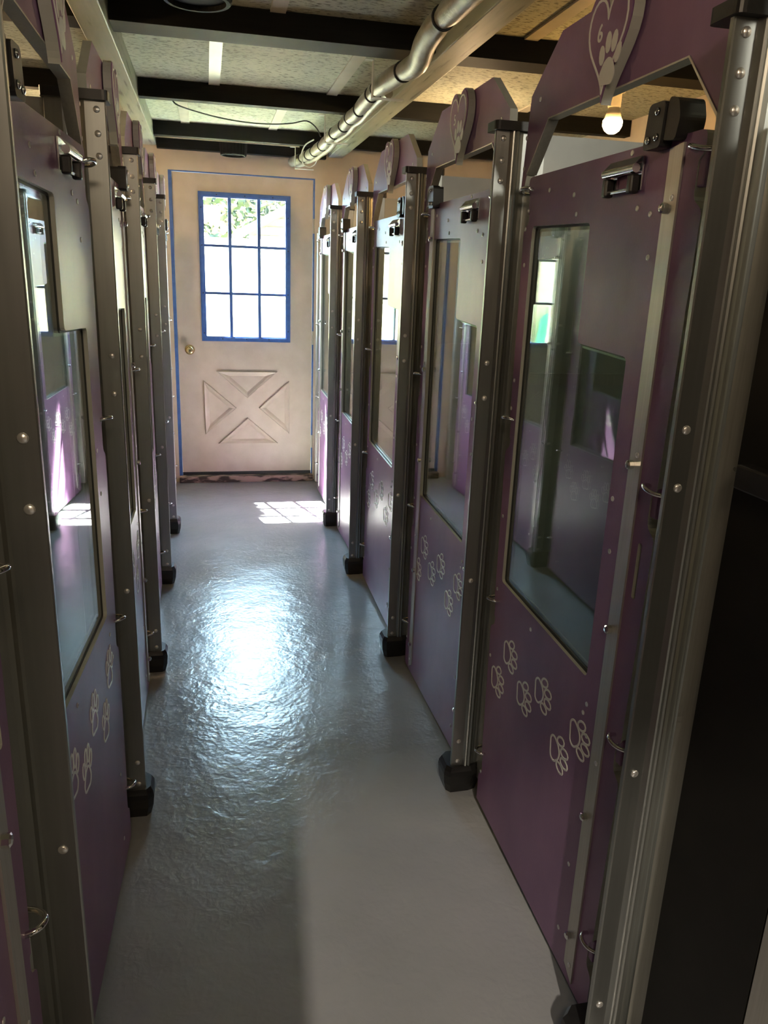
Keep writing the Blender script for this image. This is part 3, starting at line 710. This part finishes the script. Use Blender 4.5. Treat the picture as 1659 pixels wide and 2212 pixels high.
# ------------------------------------------------------------------ light
wd = bpy.data.worlds.new('world'); scn.world = wd; wd.use_nodes = True
bg = wd.node_tree.nodes['Background']; bg.inputs['Color'].default_value = (.54, .79, 1.0, 1); bg.inputs['Strength'].default_value = 13.0
def light(name, kind, loc, energy, color=(1, 1, 1), aim=None, **kw):
    l = bpy.data.lights.new(name, kind); l.energy = energy; l.color = color
    for k, v in kw.items(): setattr(l, k, v)
    o = bpy.data.objects.new(name, l); col.objects.link(o); o.location = loc
    if aim: o.rotation_euler = (Vector(aim) - Vector(loc)).to_track_quat('-Z', 'Y').to_euler()
    return o
sd = Vector((.17, -.57, -1.0))
s = light('sun', 'SUN', (0, 9, 9), 175, (1, .95, .86), angle=math.radians(.6)); s.rotation_euler = sd.to_track_quat('-Z', 'Y').to_euler()
light('doorway_daylight', 'AREA', (-.10, -2.5, 3.36), 34, (1.0, .86, .70), aim=(.45, 1.4, 0), shape='RECTANGLE', size=.035, size_y=.16)
light('fill_behind_camera', 'AREA', (.05, -.45, 2.26), 2.8, (1.0, .76, .52), aim=(.35, 1.2, 1.2), shape='RECTANGLE', size=.35, size_y=.35)  # unseen fill light, added to brighten the near fronts and headers
light('kennel_fill', 'POINT', (1.4, .35, 2.1), 4, (1.0, .94, .80), shadow_soft_size=.12)  # unseen point fill, added to brighten the top of the divider
po = light('window_portal', 'AREA', ((wx0 + wx1) / 2, YE + .06, (wz0 + wz1) / 2), 1, aim=((wx0 + wx1) / 2, 0, (wz0 + wz1) / 2), shape='RECTANGLE', size=.6, size_y=.95)
po.data.cycles.is_portal = True

# ------------------------------------------------------------------ camera
yaw, pitch, roll, fpx, h = .2255, .2935, .0387, 1687.6, 1.4841
fw = Vector((math.sin(yaw) * math.cos(pitch), math.cos(yaw) * math.cos(pitch), -math.sin(pitch)))
rt = Vector((math.cos(yaw), -math.sin(yaw), 0)); up = rt.cross(fw)
r2 = rt * math.cos(roll) + up * math.sin(roll); u2 = -rt * math.sin(roll) + up * math.cos(roll)
cam = bpy.data.cameras.new('camera'); co = bpy.data.objects.new('camera', cam); col.objects.link(co)
M = Matrix((r2, u2, -fw)).transposed().to_4x4(); M.translation = Vector((0, 0, h)); co.matrix_world = M
cam.sensor_fit = 'HORIZONTAL'; cam.sensor_width = 36; cam.lens = 36 * fpx / 1659; cam.clip_start = .02
scn.camera = co
scn.view_settings.view_transform = 'Standard'; scn.view_settings.look = 'None'; scn.view_settings.gamma = 1; scn.view_settings.exposure = 1.9
scn.view_settings.use_curve_mapping = False
scn.cycles.max_bounces = 14; scn.cycles.diffuse_bounces = 6; scn.cycles.glossy_bounces = 8; scn.cycles.transparent_max_bounces = 24
scn.cycles.sample_clamp_indirect = 8; scn.cycles.use_denoising = True
